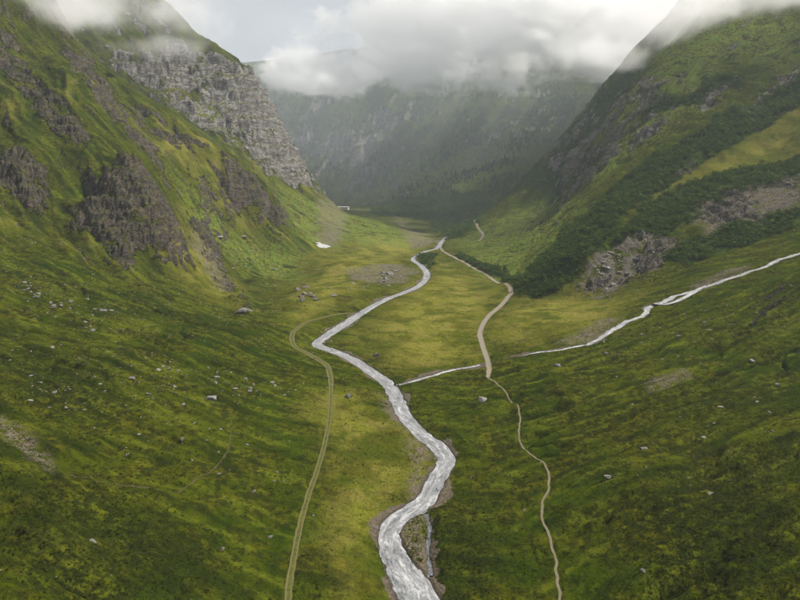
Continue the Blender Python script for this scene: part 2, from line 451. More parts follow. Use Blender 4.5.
m_heath_shade = poly_any(HEATH_SHADE_PX, soft=.10, rag=2.5)
m_dry_lit = poly_any(DRY_PX, soft=.10, rag=2)
m_mead = poly_any(MEADOW_PX, soft=.06, rag=1.5)

m_crag = cover(ROCK_PX[1], soft=.05, rag=.8) * 13 + cover(ROCK_PX[0], soft=.045, rag=.8) * 9 + cover(ROCK_PX[6], soft=.03) * 4 + cover(ROCK_PX[5], soft=.03) * 8
# ---- large relief: ribs down the valley sides, rills across the right meadow
slope0, gxs, gys = grid_slope(GB)
wall = sstep(.28, .6, slope0)
left = sstep(-30, -90, X) * wall
right = sstep(60, 120, X) * wall
farm = sstep(1150, 1400, Yg)
near = 1 - farm
cq = X * .62 + Yg * .78; pq = -X * .78 + Yg * .62
wob = fbm(X / 90, Yg / 90, 3, 5)
rib = ridged(cq / 62 + .5 * wob, pq / 260, 4, 9) - .55
rib2 = ridged(cq / 21 + .4 * wob, pq / 110, 3, 15) - .55
Z = GB + left * near * (rib * 16 + rib2 * 4.5)
cqr = -X * .55 + Yg * .83; pqr = X * .83 + Yg * .55
ribr = ridged(cqr / 70 + .5 * wob, pqr / 300, 4, 31) - .55
Z += right * near * (ribr * 13 + (ridged(cqr / 20 + .5 * wob, pqr / 90, 3, 33) - .55) * 5)
Z += farm * wall * (ridged(cqr / 260 + wob * .4, pqr / 700, 5, 41) - .55) * 75
flat = 1 - wall
Z += m_crag
# rills: runnels drawn out along the fall of the right meadow
rq = -X * .43 + Yg * .90; rp = X * .90 + Yg * .43
rw = fbm(X / 40, Yg / 40, 3, 44)
rill = ridged(rq / 11 + .9 * rw, rp / 75, 4, 47)
rside = sstep(8, 45, X) * sstep(340, 270, Yg) * flat
def runnel(a, b, wa, wb, seed, w):
    n_ = pn2(a / wa + 1.1 * rw, b / wb, seed) + .25 * pn2(a / wa * 3 + rw, b / wb * 4, seed + 3)
    return sstep(w, 0, np.abs(n_)) * sstep(-.25, .2, pn2(a / wa / 2.5, b / wb / 1.5, seed + 5))
Z += rside * ((rill - .55) * 1.9 - 2.4 * runnel(rq, rp, 13, 95, 48, .15) - 1.5 * runnel(rq, rp, 6, 45, 58, .22) - .6 * runnel(rq, rp, 2.8, 22, 68, .28) + .3 * fbm(rq / 2.2 + rw, rp / 14, 2, 69))
lq = X * .35 + Yg * .94; lp = -X * .94 + Yg * .35
lrill = ridged(lq / 16 + .8 * rw, lp / 80, 4, 53)
lside = sstep(-35, -70, X) * sstep(420, 330, Yg)
Z += lside * ((lrill - .55) * 2.6 - 1.3 * runnel(lq, lp, 17, 90, 78, .15) - .6 * runnel(lq, lp, 7, 40, 79, .2))
# rolling ground and tussocks everywhere
Z += fbm(X / 38, Yg / 38, 4, 2) * 1.6 * sstep(6, 40, np.abs(X - 0)) + fbm(X / 9, Yg / 9, 3, 12) * .9 * sstep(3, 22, np.abs(X + 2))
Z += fbm(X / 2.6, Yg / 2.6, 3, 17) * .26 + (np.abs(fbm(X / 1.3, Yg / 1.3, 2, 19)) - .2) * .32 * sstep(420, 150, DIST)

# ---- rock: steep ground and the outcrops of the survey; ledges and faces
sl1, _, _ = grid_slope(Z)
peak = sstep(700, 800, Yg) * sstep(-60, -110, X) * near
rn = fbm(X / 30, Yg / 30, 4, 70) + .5 * fbm(X / 9, Yg / 9, 3, 71)
steep = sstep(1.25, 1.65, sl1 + .5 * rn) * sstep(8, 20, Z) * sstep(230, 300, DIST)
m_rock = np.clip(np.maximum(m_rockp * sstep(-.32, .12, rn + (sl1 - .75) * .7 + .1 * peak), steep * .95), 0, 1)
m_rock = np.maximum(m_rock, poly_any([ROCK_PX[0], ROCK_PX[1], ROCK_PX[5]], soft=.02, rag=1.0) * sstep(-.65, -.25, rn + (sl1 - .75) * .6))
m_rock *= 1 - right * (1 - sstep(-.22, .12, fbm(X / 18, Yg / 18, 4, 73) + .25 * rn))
m_rock *= (1 - .8 * m_shrub * (1 - m_rockp))
m_dry_lit = np.clip(m_dry_lit + .75 * left * near * sstep(.12, .4, rib + .3 * rib2), 0, 1)  # dry grass tint on rib crests, also painting their sunlit edge
strata = 8 + 14 * peak + 4 * right + 25 * farm
dip = Z - .10 * X * (1 - right) + .40 * Yg * right + fbm(X / 45, Yg / 45, 4, 75) * (12 - 2 * peak)
fr = dip / strata; fl = np.floor(fr); ff = fr - fl
terr = (fl + sstep(.30, .85, ff)) * strata - dip
Z += m_rock * terr * (.15 + .5 * peak + .6 * sstep(-.3, .3, fbm(X / 33, Yg / 33, 3, 77)))
Z += m_rock * ((ridged(X / 17, Yg / 17, 4, 80) - .55) * 6.5 * (1 - .45 * peak + .5 * right) + (ridged(X / 4.2, Yg / 4.2, 3, 85) - .55) * 1.2 * (1 - .8 * peak))
# boulder ground
m_scree = np.clip(m_bare * .6 + poly_any([ROCK_PX[12], ROCK_PX[13]], soft=.02), 0, 1)
Z += m_scree * (ridged(X / 5, Yg / 5, 3, 88) - .5) * 1.2

# ---- channels
def level_along(L, drop, n):
    z = lookup(GB, L[:, 0], L[:, 1])
    return smooth1(smooth1(z, n), n) - drop

m_pale = np.maximum(np.maximum(peak, .6 * farm), .75 * right)
m_grav = np.zeros(GX.shape, np.float32)
m_wet = np.zeros(GX.shape, np.float32)
def carve(L, lev, depth, bank, gravel, shelf=0.0):
    global Z
    D, I = near_line(L, 26)
    hw = L[I, 2] / 2
    n1 = fbm(X / 4, Yg / 4, 3, 90)
    d = D - hw - n1 * .7
    bed = lev[I] - depth
    k = sstep(0, bank, d + .3)
    sel = D < 25
    zz = np.where(d < shelf, bed + sstep(-hw * .5, shelf + .2, d) * (depth + .25), np.minimum(Z, np.maximum(lev[I] + .25 + (Z - lev[I] - .25) * k, lev[I] + .15)))
    zz = np.where(d >= shelf, np.where(k < 1, lev[I] + .25 + (Z - lev[I] - .25) * k, Z), zz)
    Z = np.where(sel, zz, Z)
    g = sstep(gravel, gravel * .2, d + n1 * gravel * 1.2 + gravel * (.35 + 2.2 * fbm(X / 17, Yg / 17, 2, 93)))
    return np.where(sel, g, 0), np.where(sel, sstep(.6, -.2, d), 0)

lev_r = level_along(river, 1.1, 10)
lev_s = level_along(side, 1.25, 10)
lev_t = level_along(trib, .9, 8)
lev_b = level_along(branch, .3, 4)
j = np.argmin(np.hypot(river[:, 0] - trib[0, 0], river[:, 1] - trib[0, 1]))
bl = np.clip(np.arange(len(trib)) / 12.0, 0, 1); lev_t = lev_r[j] * (1 - bl) + lev_t * bl + .05
for L, lv, dp, bk, gr in ((river, lev_r, .7, 5.5, 1.9), (side, lev_s, .3, 2.5, 1.8), (trib, lev_t, .35, 3.4, 1.5), (branch, lev_b, .3, 2, 1.0)):
    g_, w_ = carve(L, lv, dp, bk, gr)
    m_grav = np.maximum(m_grav, g_); m_wet = np.maximum(m_wet, w_)
m_rock *= (1 - m_grav)
m_grav = np.maximum(m_grav, poly_any([ROCK_PX[12], ROCK_PX[13], ROCK_PX[11]], soft=.03, rag=1.6) * sstep(-.35, .25, fbm(X / 9, Yg / 9, 4, 94)) * .9)
# beaten ways lie a little sunk, on an evened bed
def even(L, n):
    global Z
    D, I = near_line(L, 9)
    zl = smooth1(smooth1(lookup(Z, L[:, 0], L[:, 1]), n), n)
    k = sstep(L[I, 2] * .95 + .5, L[I, 2] * .5 + .1, D)
    Z = Z * (1 - k) + zl[I] * k
for L_, n_ in ((track, 3), (path, 3), (lane, 2)): even(L_, n_)
m_way = np.zeros(GX.shape, np.float32)
for L, sunk in ((track, .12), (path, .12), (lane, .25), (lane2, .3), (foot1, .08)):
    D, I = near_line(L, 9)
    m_way = np.maximum(m_way, sstep(L[I, 2] * .9 + .3, L[I, 2] * .4, D))
    Z -= sunk * sstep(L[I, 2] * .8 + .4, L[I, 2] * .3, D)
D, I = near_line(road, 40)
zr_ = smooth1(lookup(GB, road[:, 0], road[:, 1]), 12) + 1.0
kk = sstep(26, 7, D)
Z = Z * (1 - kk) + zr_[I] * kk

# ---- free relief of the rock, pushed out along the surface normal
P = np.stack([GX, GY, Z], -1)
du = np.gradient(P, axis=1); dv = np.gradient(P, axis=0)
Nn = np.cross(du, dv); Nn /= np.linalg.norm(Nn, axis=-1, keepdims=True) + 1e-9
qa = (X * Nn[..., 1] - Yg * Nn[..., 0]).astype(np.float32) + .35 * X; qz = P[..., 2].astype(np.float32)
amp = (1.1 + .3 * peak + 5 * farm) * m_rock * (1 - m_scree)
scl = (1 + 1.2 * peak + 4 * farm)
disp = (ridged(qa / 14 / scl + .8 * wob, qz / 10 / scl + 1.0 * wob, 2, 95) - .55) * 2.6
P += Nn * (amp * disp)[..., None]
Z_OBJ = Z.copy()
m_streak = (1 - .8 * m_dry_lit) * (rside * fbm(rq / 3.2 + .8 * rw, rp / 26, 4, 170) + (1 - rside) * fbm(lq / 4.5 + .6 * rw, lp / 22, 4, 175))

def ground(x, y):
    return lookup(Z_OBJ, x, y)

def field(F_, x, y):
    i = np.interp(np.log(np.maximum(y, -24.9) + Y0), S_ROWS, _gs); jj = np.interp(x / (y + Y0), T_COLS, _gt)
    return F_[np.clip(np.round(i).astype(int), 0, NR - 1), np.clip(np.round(jj).astype(int), 0, NC - 1)]

# ------------------------------------------------------------------ material helpers
class NT:
    def __init__(self, name):
        self.m = bpy.data.materials.new(name); self.m.use_nodes = True
        self.n = self.m.node_tree.nodes; self.l = self.m.node_tree.links
        self.n.clear()
        self.out = self.n.new('ShaderNodeOutputMaterial')
    def put(self, sock, v):
        if hasattr(v, 'is_output'): self.l.new(v, sock)
        elif isinstance(v, (tuple, list)) and len(v) == 3 and sock.type == 'RGBA': sock.default_value = (*v, 1)
        else: sock.default_value = v
    def math(self, op, a, b=0.0, clamp=False):
        x = self.n.new('ShaderNodeMath'); x.operation = op; x.use_clamp = clamp
        self.put(x.inputs[0], a); self.put(x.inputs[1], b); return x.outputs[0]
    def mix(self, f, a, b, mode='MIX'):
        x = self.n.new('ShaderNodeMixRGB'); x.blend_type = mode
        self.put(x.inputs[0], f); self.put(x.inputs[1], a); self.put(x.inputs[2], b); return x.outputs[0]
    def attr(self, name, out='Fac'):
        x = self.n.new('ShaderNodeAttribute'); x.attribute_name = name; return x.outputs[out]
    def pos(self):
        x = self.n.new('ShaderNodeNewGeometry'); return x.outputs['Position']
    def map(self, vec, scale=(1, 1, 1), rot=(0, 0, 0)):
        x = self.n.new('ShaderNodeMapping'); self.put(x.inputs['Vector'], vec)
        x.inputs['Scale'].default_value = scale; x.inputs['Rotation'].default_value = rot; return x.outputs[0]
    def noise(self, vec, scale, detail=4, rough=.55, dist=0.0):
        x = self.n.new('ShaderNodeTexNoise'); self.put(x.inputs['Vector'], vec)
        x.inputs['Scale'].default_value = scale; x.inputs['Detail'].default_value = detail
        x.inputs['Roughness'].default_value = rough; x.inputs['Distortion'].default_value = dist; return x.outputs['Fac']
    def voro(self, vec, scale, feature='F1', out='Distance'):
        x = self.n.new('ShaderNodeTexVoronoi'); self.put(x.inputs['Vector'], vec); x.feature = feature
        x.inputs['Scale'].default_value = scale; return x.outputs[out]
    def voro_v(self, vec):
        return self.voro(vec, 1.3, 'F1', 'Distance')
    def ramp(self, f, a, b):        # a..b -> 0..1
        x = self.n.new('ShaderNodeMapRange'); x.interpolation_type = 'SMOOTHSTEP'
        self.put(x.inputs['Value'], f); x.inputs['From Min'].default_value = a; x.inputs['From Max'].default_value = b
        return x.outputs[0]
    def bump(self, h, strength, dist, normal=None):
        x = self.n.new('ShaderNodeBump'); x.inputs['Strength'].default_value = strength; x.inputs['Distance'].default_value = dist
        self.put(x.inputs['Height'], h)
        if normal is not None: self.l.new(normal, x.inputs['Normal'])
        return x.outputs[0]
    def bsdf(self, color, rough=.9, normal=None, spec=.2):
        x = self.n.new('ShaderNodeBsdfPrincipled')
        self.put(x.inputs['Base Color'], color); self.put(x.inputs['Roughness'], rough)
        self.put(x.inputs['Specular IOR Level'], spec)
        if normal is not None: self.l.new(normal, x.inputs['Normal'])
        self.l.new(x.outputs[0], self.out.inputs['Surface'])
        return x

def rock_color(t, p, tint=1.0):
    strat = t.noise(t.map(p, (.06, .06, .26), (.16, .10, 0)), 1.0, 5, .62, .8)
    blot = t.noise(p, .11, 5, .6)
    fine = t.noise(p, .9, 5, .7)
    pale = t.attr('pale')
    c = t.mix(t.ramp(strat, .32, .7), (.042, .036, .029), t.mix(pale, (.125, .105, .080), (.31, .295, .27)))
    c = t.mix(t.math('MULTIPLY', t.ramp(fine, .42, .76), .8), c, t.mix(pale, (.21, .19, .165), (.44, .42, .39)))
    c = t.mix(t.math('MULTIPLY', t.ramp(blot, .52, .72), .55), c, (.20, .145, .095))
    c = t.mix(t.math('MULTIPLY', t.ramp(t.noise(p, .35, 4, .6), .58, .72), .7), c, (.045, .043, .043))
    return c, fine, strat

def ground_material():
    t = NT('alpine_ground'); p = t.pos()
    big = t.noise(p, .018, 4, .55); mid = t.noise(p, .085, 4, .6); sm = t.noise(p, .42, 5, .65); fine = t.noise(p, 2.6, 5, .75)
    tus = t.noise(t.map(p, (1, 1.0, 1)), 1.05, 3, .6, .6)
    g = t.mix(t.ramp(big, .35, .65), (.023, .040, .0025), (.048, .058, .0035))
    g = t.mix(t.math('MULTIPLY', t.ramp(mid, .42, .66), .8), g, (.080, .076, .005))
    g = t.mix(t.math('MULTIPLY', t.attr('mead'), .75), g, t.mix(t.ramp(mid, .3, .7), (.100, .155, .022), (.185, .195, .042)))
    g = t.mix(t.math('MULTIPLY', t.attr('dry_lit'), t.math('MULTIPLY', t.ramp(sm, .15, .7), t.math('ADD', .25, t.math('MULTIPLY', t.ramp(t.noise(p, .05, 5, .65), .40, .58), .75)))), g, t.mix(t.ramp(mid, .35, .65), (.165, .163, .020), (.255, .222, .052)))
    g = t.mix(t.math('MULTIPLY', t.ramp(t.attr('streak'), .0, .42), .75), g, (.088, .100, .008))
    g = t.mix(t.math('MULTIPLY', t.ramp(t.attr('streak'), -.02, -.4), .85), g, (.014, .022, .003))
    # patches of heath and moss; mapped ones also paint cloud shade on near ground
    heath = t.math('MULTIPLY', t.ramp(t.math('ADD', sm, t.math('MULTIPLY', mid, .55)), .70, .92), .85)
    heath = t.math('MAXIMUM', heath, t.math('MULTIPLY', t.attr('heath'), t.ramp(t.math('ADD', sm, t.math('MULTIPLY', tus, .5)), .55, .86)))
    heath = t.math('MULTIPLY', heath, t.math('SUBTRACT', 1.0, t.math('MULTIPLY', t.attr('dry_lit'), .6)))
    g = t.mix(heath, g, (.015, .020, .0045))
    g = t.mix(t.math('MULTIPLY', t.ramp(tus, .52, .70), .45), g, (.017, .026, .005))
    g = t.mix(t.math('MULTIPLY', t.ramp(fine, .50, .70), .55), g, t.mix(1.0, g, (2.1, 1.9, 2.2), 'MULTIPLY'))
    g = t.mix(t.math('MULTIPLY', t.ramp(fine, .48, .30), .6), g, t.mix(1.0, g, (.35, .42, .4), 'MULTIPLY'))
    sv = t.n.new('ShaderNodeTexVoronoi'); t.put(sv.inputs['Vector'], p); sv.inputs['Scale'].default_value = .75
    ssep = t.n.new('ShaderNodeSeparateColor'); t.l.new(sv.outputs['Color'], ssep.inputs[0])
    spot = t.math('MULTIPLY', t.ramp(t.math('ADD', sv.outputs['Distance'], t.math('MULTIPLY', t.math('SUBTRACT', fine, .5), .5)), .42, .22), t.ramp(t.math('ADD', ssep.outputs[0], t.math('MULTIPLY', t.math('SUBTRACT', mid, .5), 1.2)), .62, .72))
    spot = t.math('MULTIPLY', spot, t.math('SUBTRACT', 1.0, t.math('MULTIPLY', t.attr('dry_lit'), .7)))
    g = t.mix(t.math('MULTIPLY', spot, .8), g, (.013, .020, .0045))
    g = t.mix(t.math('MULTIPLY', t.attr('shrub'), .85), g, (.026, .048, .011))
    earth = t.mix(t.ramp(fine, .35, .7), (.070, .052, .034), (.215, .180, .140))
    bare = t.math('MULTIPLY', t.attr('bare'), t.ramp(t.math('ADD', sm, t.math('MULTIPLY', fine, .6)), .66, .98))
    g = t.mix(bare, g, earth)
    rc, rfine, rstrat = rock_color(t, p)
    # grass holds on the ledges
    geo = t.n.new('ShaderNodeNewGeometry'); sep = t.n.new('ShaderNodeSeparateXYZ'); t.l.new(geo.outputs['True Normal'], sep.inputs[0])
    ledge = t.ramp(t.math('ADD', sep.outputs['Z'], t.math('MULTIPLY', t.math('SUBTRACT', mid, .5), .9)), .54, .76)
    rk = t.math('MULTIPLY', t.ramp(t.math('ADD', t.attr('rock'), t.math('MULTIPLY', t.math('SUBTRACT', sm, .5), .8)), .35, .62), t.math('SUBTRACT', 1.0, t.math('MULTIPLY', ledge, .88)))
    g = t.mix(rk, g, rc)
    peb = t.voro(p, 1.3, 'F1', 'Color')
    gr = t.mix(t.ramp(fine, .3, .7), (.045, .036, .025), t.mix(t.attr('pale'), (.15, .122, .09), (.20, .19, .175)))
    gr = t.mix(.35, gr, t.mix(.9, (.17, .145, .10), t.voro_v(p) , 'MULTIPLY'))
    g = t.mix(t.ramp(t.math('ADD', t.attr('grav'), t.math('ADD', t.math('MULTIPLY', t.math('SUBTRACT', fine, .5), 1.1), t.math('MULTIPLY', t.math('SUBTRACT', tus, .5), .6))), .40, .62), g, gr)
    g = t.mix(t.math('MULTIPLY', t.attr('wet'), .6), g, (.030, .027, .024))
    rel = t.math('ADD', t.math('MULTIPLY', rstrat, 2.4), t.math('ADD', rfine, t.math('MULTIPLY', t.voro(t.map(p, (1, 1, 2.2), (.2, .1, 0)), .16, 'DISTANCE_TO_EDGE'), .5)))
    b0 = t.bump(t.math('MULTIPLY', rel, rk), 1.0, 2.6)
    b1 = t.bump(sm, .8, 1.2, b0)
    b2 = t.bump(tus, .9, .5, b1)
    b3 = t.bump(fine, .8, .2, b2)
    t.bsdf(g, 1.0, b3, .0)
    return t.m

def rock_material(name, light):
    t = NT(name); p = t.n.new('ShaderNodeTexCoord').outputs['Object']
    obj = t.n.new('ShaderNodeObjectInfo').outputs['Random']
    fine = t.noise(p, 3.0, 5, .7); blot = t.noise(p, 1.1, 4, .6)
    c = t.mix(t.ramp(fine, .3, .7), tuple(.42 * k for k in light), light)
    c = t.mix(t.math('MULTIPLY', t.ramp(blot, .5, .7), .6), c, (.10, .085, .06))
    c = t.mix(t.math('MULTIPLY', obj, .45), c, (.11, .105, .10))
    t.bsdf(c, .92, t.bump(fine, .8, .12), .2)
    return t.m

def stone_stuff_material():
    t = NT('loose_stone'); a = t.attr('tint'); p = t.pos()
    c = t.mix(a, (.06, .055, .05), (.22, .205, .185))
    c = t.mix(t.ramp(t.noise(p, 2.4, 4, .65), .35, .7), c, (.17, .15, .125))
    t.bsdf(c, .95); return t.m

def leaf_material(name, dark, light):
    t = NT(name); c = t.mix(t.attr('tint'), dark, light)
    d = t.n.new('ShaderNodeBsdfDiffuse'); tr = t.n.new('ShaderNodeBsdfTranslucent'); mx = t.n.new('ShaderNodeMixShader'); mx.inputs[0].default_value = .42
    t.put(d.inputs['Color'], c); t.put(tr.inputs['Color'], c); t.l.new(d.outputs[0], mx.inputs[1]); t.l.new(tr.outputs[0], mx.inputs[2])
    t.l.new(mx.outputs[0], t.out.inputs['Surface']); return t.m

def way_material(name, c1, c2, centre_grass):
    t = NT(name); p = t.pos(); ac = t.attr('across')
    sm = t.noise(p, .9, 4, .65); fine = t.noise(p, 4.5, 4, .7)
    c = t.mix(t.ramp(fine, .3, .7), c1, c2)
    edge = t.ramp(t.math('ADD', t.math('ABSOLUTE', ac), t.math('MULTIPLY', t.math('SUBTRACT', sm, .5), .9)), .72, 1.0)
    gcol = t.mix(t.ramp(sm, .35, .65), (.036, .050, .006), (.074, .078, .012))
    if centre_grass:
        mid = t.ramp(t.math('ADD', t.math('ABSOLUTE', ac), t.math('MULTIPLY', t.math('SUBTRACT', sm, .5), .5)), .62, .36)
        c = t.mix(t.math('MULTIPLY', mid, centre_grass), c, gcol)
    c = t.mix(edge, c, gcol)
    t.bsdf(c, .95, t.bump(fine, .5, .08), .1); return t.m

def water_material(name, foam):
    t = NT(name)
    uv = t.n.new('ShaderNodeUVMap'); uv.uv_map = 'flow'
    p = t.map(uv.outputs[0], (.22, .8, 1))
    n1 = t.noise(p, 1.0, 6, .68, .9); n2 = t.noise(t.map(uv.outputs[0], (1.1, 2.0, 1)), 1.0, 5, .7, .6); n3 = t.noise(t.map(uv.outputs[0], (.07, .30, 1)), 1.0, 3, .6)
    f = t.math('ADD', t.math('MULTIPLY', n1, .6), t.math('ADD', t.math('MULTIPLY', n2, .35), t.math('MULTIPLY', n3, .25)))
    c = t.mix(t.ramp(f, .50 - foam, .64 - foam), (.068, .074, .077), (.165, .168, .170))
    c = t.mix(t.ramp(f, .62 - foam, .76 - foam), c, (.36, .36, .362))
    r = t.mix(t.ramp(f, .5 - foam, .7 - foam), (.22, .22, .22), (.7, .7, .7))
    b = t.bump(f, .4, .35)
    t.bsdf(c, r, b, .4); return t.m

def plain(name, col, rough=.8):
    t = NT(name); p = t.pos()
    n = t.noise(p, .8, 4, .6)
    t.bsdf(t.mix(t.ramp(n, .3, .7), tuple(.82 * k for k in col), col), rough); return t.m

M_GROUND = ground_material()

# ------------------------------------------------------------------ mesh helpers
def tri_mesh(name, co, tris, mat, smooth=False, attrs=None, face_attrs=None, sharp=None, link=True):
    me = bpy.data.meshes.new(name)
    co = np.ascontiguousarray(co, np.float32); tris = np.ascontiguousarray(tris, np.int32)
    k = tris.shape[1]
    me.vertices.add(len(co)); me.vertices.foreach_set('co', co.ravel())
    me.loops.add(tris.size); me.loops.foreach_set('vertex_index', tris.ravel())
    me.polygons.add(len(tris)); me.polygons.foreach_set('loop_start', np.arange(0, tris.size, k, dtype=np.int32))
    me.polygons.foreach_set('loop_total', np.full(len(tris), k, np.int32))
    if attrs:
        for an, av in attrs.items():
            a = me.attributes.new(an, 'FLOAT', 'POINT'); a.data.foreach_set('value', np.ascontiguousarray(av, np.float32))
    if face_attrs:
        for an, av in face_attrs.items():
            a = me.attributes.new(an, 'FLOAT', 'FACE'); a.data.foreach_set('value', np.ascontiguousarray(av, np.float32))
    me.update(calc_edges=True)
    sm = np.full(len(tris), smooth, bool)
    if sharp is not None: sm &= ~sharp
    me.polygons.foreach_set('use_smooth', sm)
    me.materials.append(mat)
    o = bpy.data.objects.new(name, me)
    if link: COL.objects.link(o)
    return o

def structure(o, label):
    o['kind'] = 'structure'; o['label'] = label; return o

def stuff(o, label, cat):
    o['kind'] = 'stuff'; o['label'] = label; o['category'] = cat; return o

# ------------------------------------------------------------------ terrain objects, cut along natural borders
idx = np.arange(NR * NC).reshape(NR, NC)
q00, q01, q11, q10 = idx[:-1, :-1].ravel(), idx[:-1, 1:].ravel(), idx[1:, 1:].ravel(), idx[1:, :-1].ravel()
fz = ((GB[:-1, :-1] + GB[1:, 1:]) / 2).ravel(); fxx = ((GX[:-1, :-1] + GX[1:, 1:]) / 2).ravel(); fyy = ((GY[:-1, :-1] + GY[1:, 1:]) / 2).ravel()
reg = np.zeros(len(q00), int)
reg[(fz >= 9) & (fxx < 0)] = 1
reg[(fz >= 9) & (fxx >= 0)] = 2
reg[(fxx < -40) & (fyy > 700 - .25 * fxx - 40) & (fz > 3)] = 3
reg[fyy > 1130] = 4
frock = ((m_rock[:-1, :-1] + m_rock[1:, 1:]) / 2).ravel()
ALL_ATTR = {'rock': m_rock, 'shrub': m_shrub, 'bare': m_bare, 'dry_lit': m_dry_lit, 'mead': m_mead, 'grav': m_grav, 'wet': m_wet, 'pale': m_pale, 'streak': m_streak, 'heath': m_heath_shade}
PV = P.reshape(-1, 3)
for r, nm, lab in ((0, 'valley_floor', 'flat green and straw-coloured valley floor crossed by the river'),
                   (1, 'hillside_left', 'grassy hillside with dark rock ribs and scattered stones'),
                   (2, 'hillside_right', 'steep green hillside with dark shrub belts and grey outcrops'),
                   (3, 'mountain_left', 'grey layered cliff peak with grassy shoulders wrapped in mist'),
                   (4, 'mountain_far', 'hazy wooded mountain closing the valley under the cloud')):
    f = np.nonzero(reg == r)[0]
    quads = np.stack([q00[f], q01[f], q11[f], q10[f]], 1)
    # triangles, so that the split is the one lookup() uses
    tr = np.concatenate([quads[:, [0, 1, 2]], quads[:, [0, 2, 3]]])
    u, inv = np.unique(tr, return_inverse=True)
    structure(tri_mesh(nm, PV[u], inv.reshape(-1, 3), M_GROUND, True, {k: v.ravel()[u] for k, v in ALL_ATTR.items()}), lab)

# ------------------------------------------------------------------ ribbons: ways and water
def ribbon(name, L, mat, zfun, n_across, widen=0.0, wob=0.0, flow=False):
    n = len(L)
    tan = np.gradient(L[:, :2], axis=0); tan /= np.linalg.norm(tan, axis=1, keepdims=True) + 1e-9
    nor = np.stack([-tan[:, 1], tan[:, 0]], 1)
    s = np.concatenate([[0], np.cumsum(np.hypot(*np.diff(L[:, :2], axis=0).T))])
    a = np.linspace(-1, 1, n_across)
    hw = L[:, 2:3] / 2 + widen
    if wob:
        hl = hw + wob * fbm(s / 2.3, s * 0 + 3.1, 3, 110)[:, None]; hr = hw + wob * fbm(s / 2.3, s * 0 + 9.7, 3, 111)[:, None]
        off = np.where(a[None, :] < 0, a[None, :] * hl, a[None, :] * hr)
    else:
        off = a[None, :] * hw
    x = L[:, 0:1] + nor[:, 0:1] * off; y = L[:, 1:2] + nor[:, 1:2] * off
    z = zfun(x, y, np.arange(n)[:, None] + 0 * x.astype(int))
    co = np.stack([x, y, z], -1).reshape(-1, 3)
    ii = np.arange(n * n_across).reshape(n, n_across)
    q = np.stack([ii[:-1, :-1].ravel(), ii[:-1, 1:].ravel(), ii[1:, 1:].ravel(), ii[1:, :-1].ravel()], 1)[:, ::-1]
    o = tri_mesh(name, co, q, mat, True, {'across': np.repeat(a[None, :], n, 0).ravel()})
    if flow:
        uv = o.data.uv_layers.new(name='flow')
        U = np.stack([np.repeat(s[:, None], n_across, 1).ravel(), off.ravel()], 1)[q.ravel()]
        uv.data.foreach_set('uv', np.ascontiguousarray(U, np.float32).ravel())
    return o

def drape(lift):
    return lambda x, y, k: ground(x.ravel(), y.ravel()).reshape(x.shape) + lift
def water(lev, wave):
    return lambda x, y, k: lev[k] + wave * fbm(x / 1.6, y / 1.6, 3, 120)

M_WATER = water_material('white_water', .03)
M_STREAM = water_material('stream_water', .06)
structure(ribbon('river', river, M_WATER, water(lev_r, .16), 13, .35, .9, True), 'milky white-water river winding down the valley floor')
structure(ribbon('side_channel', side, water_material('shallow_water', -.12), water(lev_s, .1), 5, .3, 0, True), 'thin stony side channel past the gravel island')
cut1 = int(np.argmax(trib[:, 2] < .75)); cut2 = len(trib) - int(np.argmax(trib[::-1, 2] < .75))
trib[:, 2] *= 1 + .45 * fbm(np.arange(len(trib)) * .23, np.zeros(len(trib)), 2, 64)
structure(ribbon('stream', trib[cut2:], M_STREAM, water(lev_t[cut2:], .2), 7, .2, 1.5, True), 'white mountain stream tumbling down the right slope')
structure(ribbon('stream', trib[:cut1], M_STREAM, water(lev_t[:cut1], .1), 7, .2, .6, True), 'thin mouth of the stream joining the river')
structure(ribbon('stream_branch', branch, M_STREAM, water(lev_b + .1, .15), 5, .4, 0, True), 'short second arm of the mountain stream')
M_TRACK = way_material('track_earth', (.080, .066, .030), (.155, .125, .068), .95)
M_PATH = way_material('path_earth', (.085, .070, .044), (.165, .138, .098), 0)
M_LANE = way_material('lane_gravel', (.12, .10, .075), (.22, .19, .15), 0)
M_ROAD = way_material('road_asphalt', (.16, .155, .15), (.26, .25, .24), 0)
structure(ribbon('farm_track', track, M_TRACK, drape(.05), 9, .1, .25), 'two-rut dirt track along the left bank')
structure(ribbon('foot_path', path, M_PATH, drape(.09), 5, .05, .18), 'narrow trodden path across the right meadow')
structure(ribbon('gravel_lane', lane, M_LANE, drape(.09), 7, .1, .4), 'pale gravel lane curving up the valley')
structure(ribbon('gravel_lane', lane2, M_LANE, drape(.12), 5, .1, .4), 'pale end of the lane climbing the bank')
structure(ribbon('hill_path', foot1, way_material('trodden_earth', (.030, .027, .012), (.075, .062, .032), 0), drape(.04), 4, .0, .3), 'faint path across the lower left slope')
structure(ribbon('valley_road', road, M_ROAD, drape(.25), 5, 0, 0), 'thin road crossing the far end of the valley')

# ------------------------------------------------------------------ boulders
def rock_mesh(seed, sub):
    import bmesh
    bm = bmesh.new(); bmesh.ops.create_icosphere(bm, subdivisions=sub, radius=1)
    g = np.random.default_rng(seed)
    pl = [(v / np.linalg.norm(v), g.uniform(.42, .80)) for v in g.normal(size=(11, 3))]
    st = np.array([g.uniform(.85, 1.35), g.uniform(.75, 1.1), g.uniform(.55, .85)])
    for v in bm.verts:
        c = np.array(v.co)
        for nrm, d in pl:
            e = c @ nrm - d
            if e > 0: c = c - nrm * e
        c = c + g.normal(size=3) * .025
        v.co = c * st
    me = bpy.data.meshes.new('boulder'); bm.to_mesh(me); bm.free()
    return me

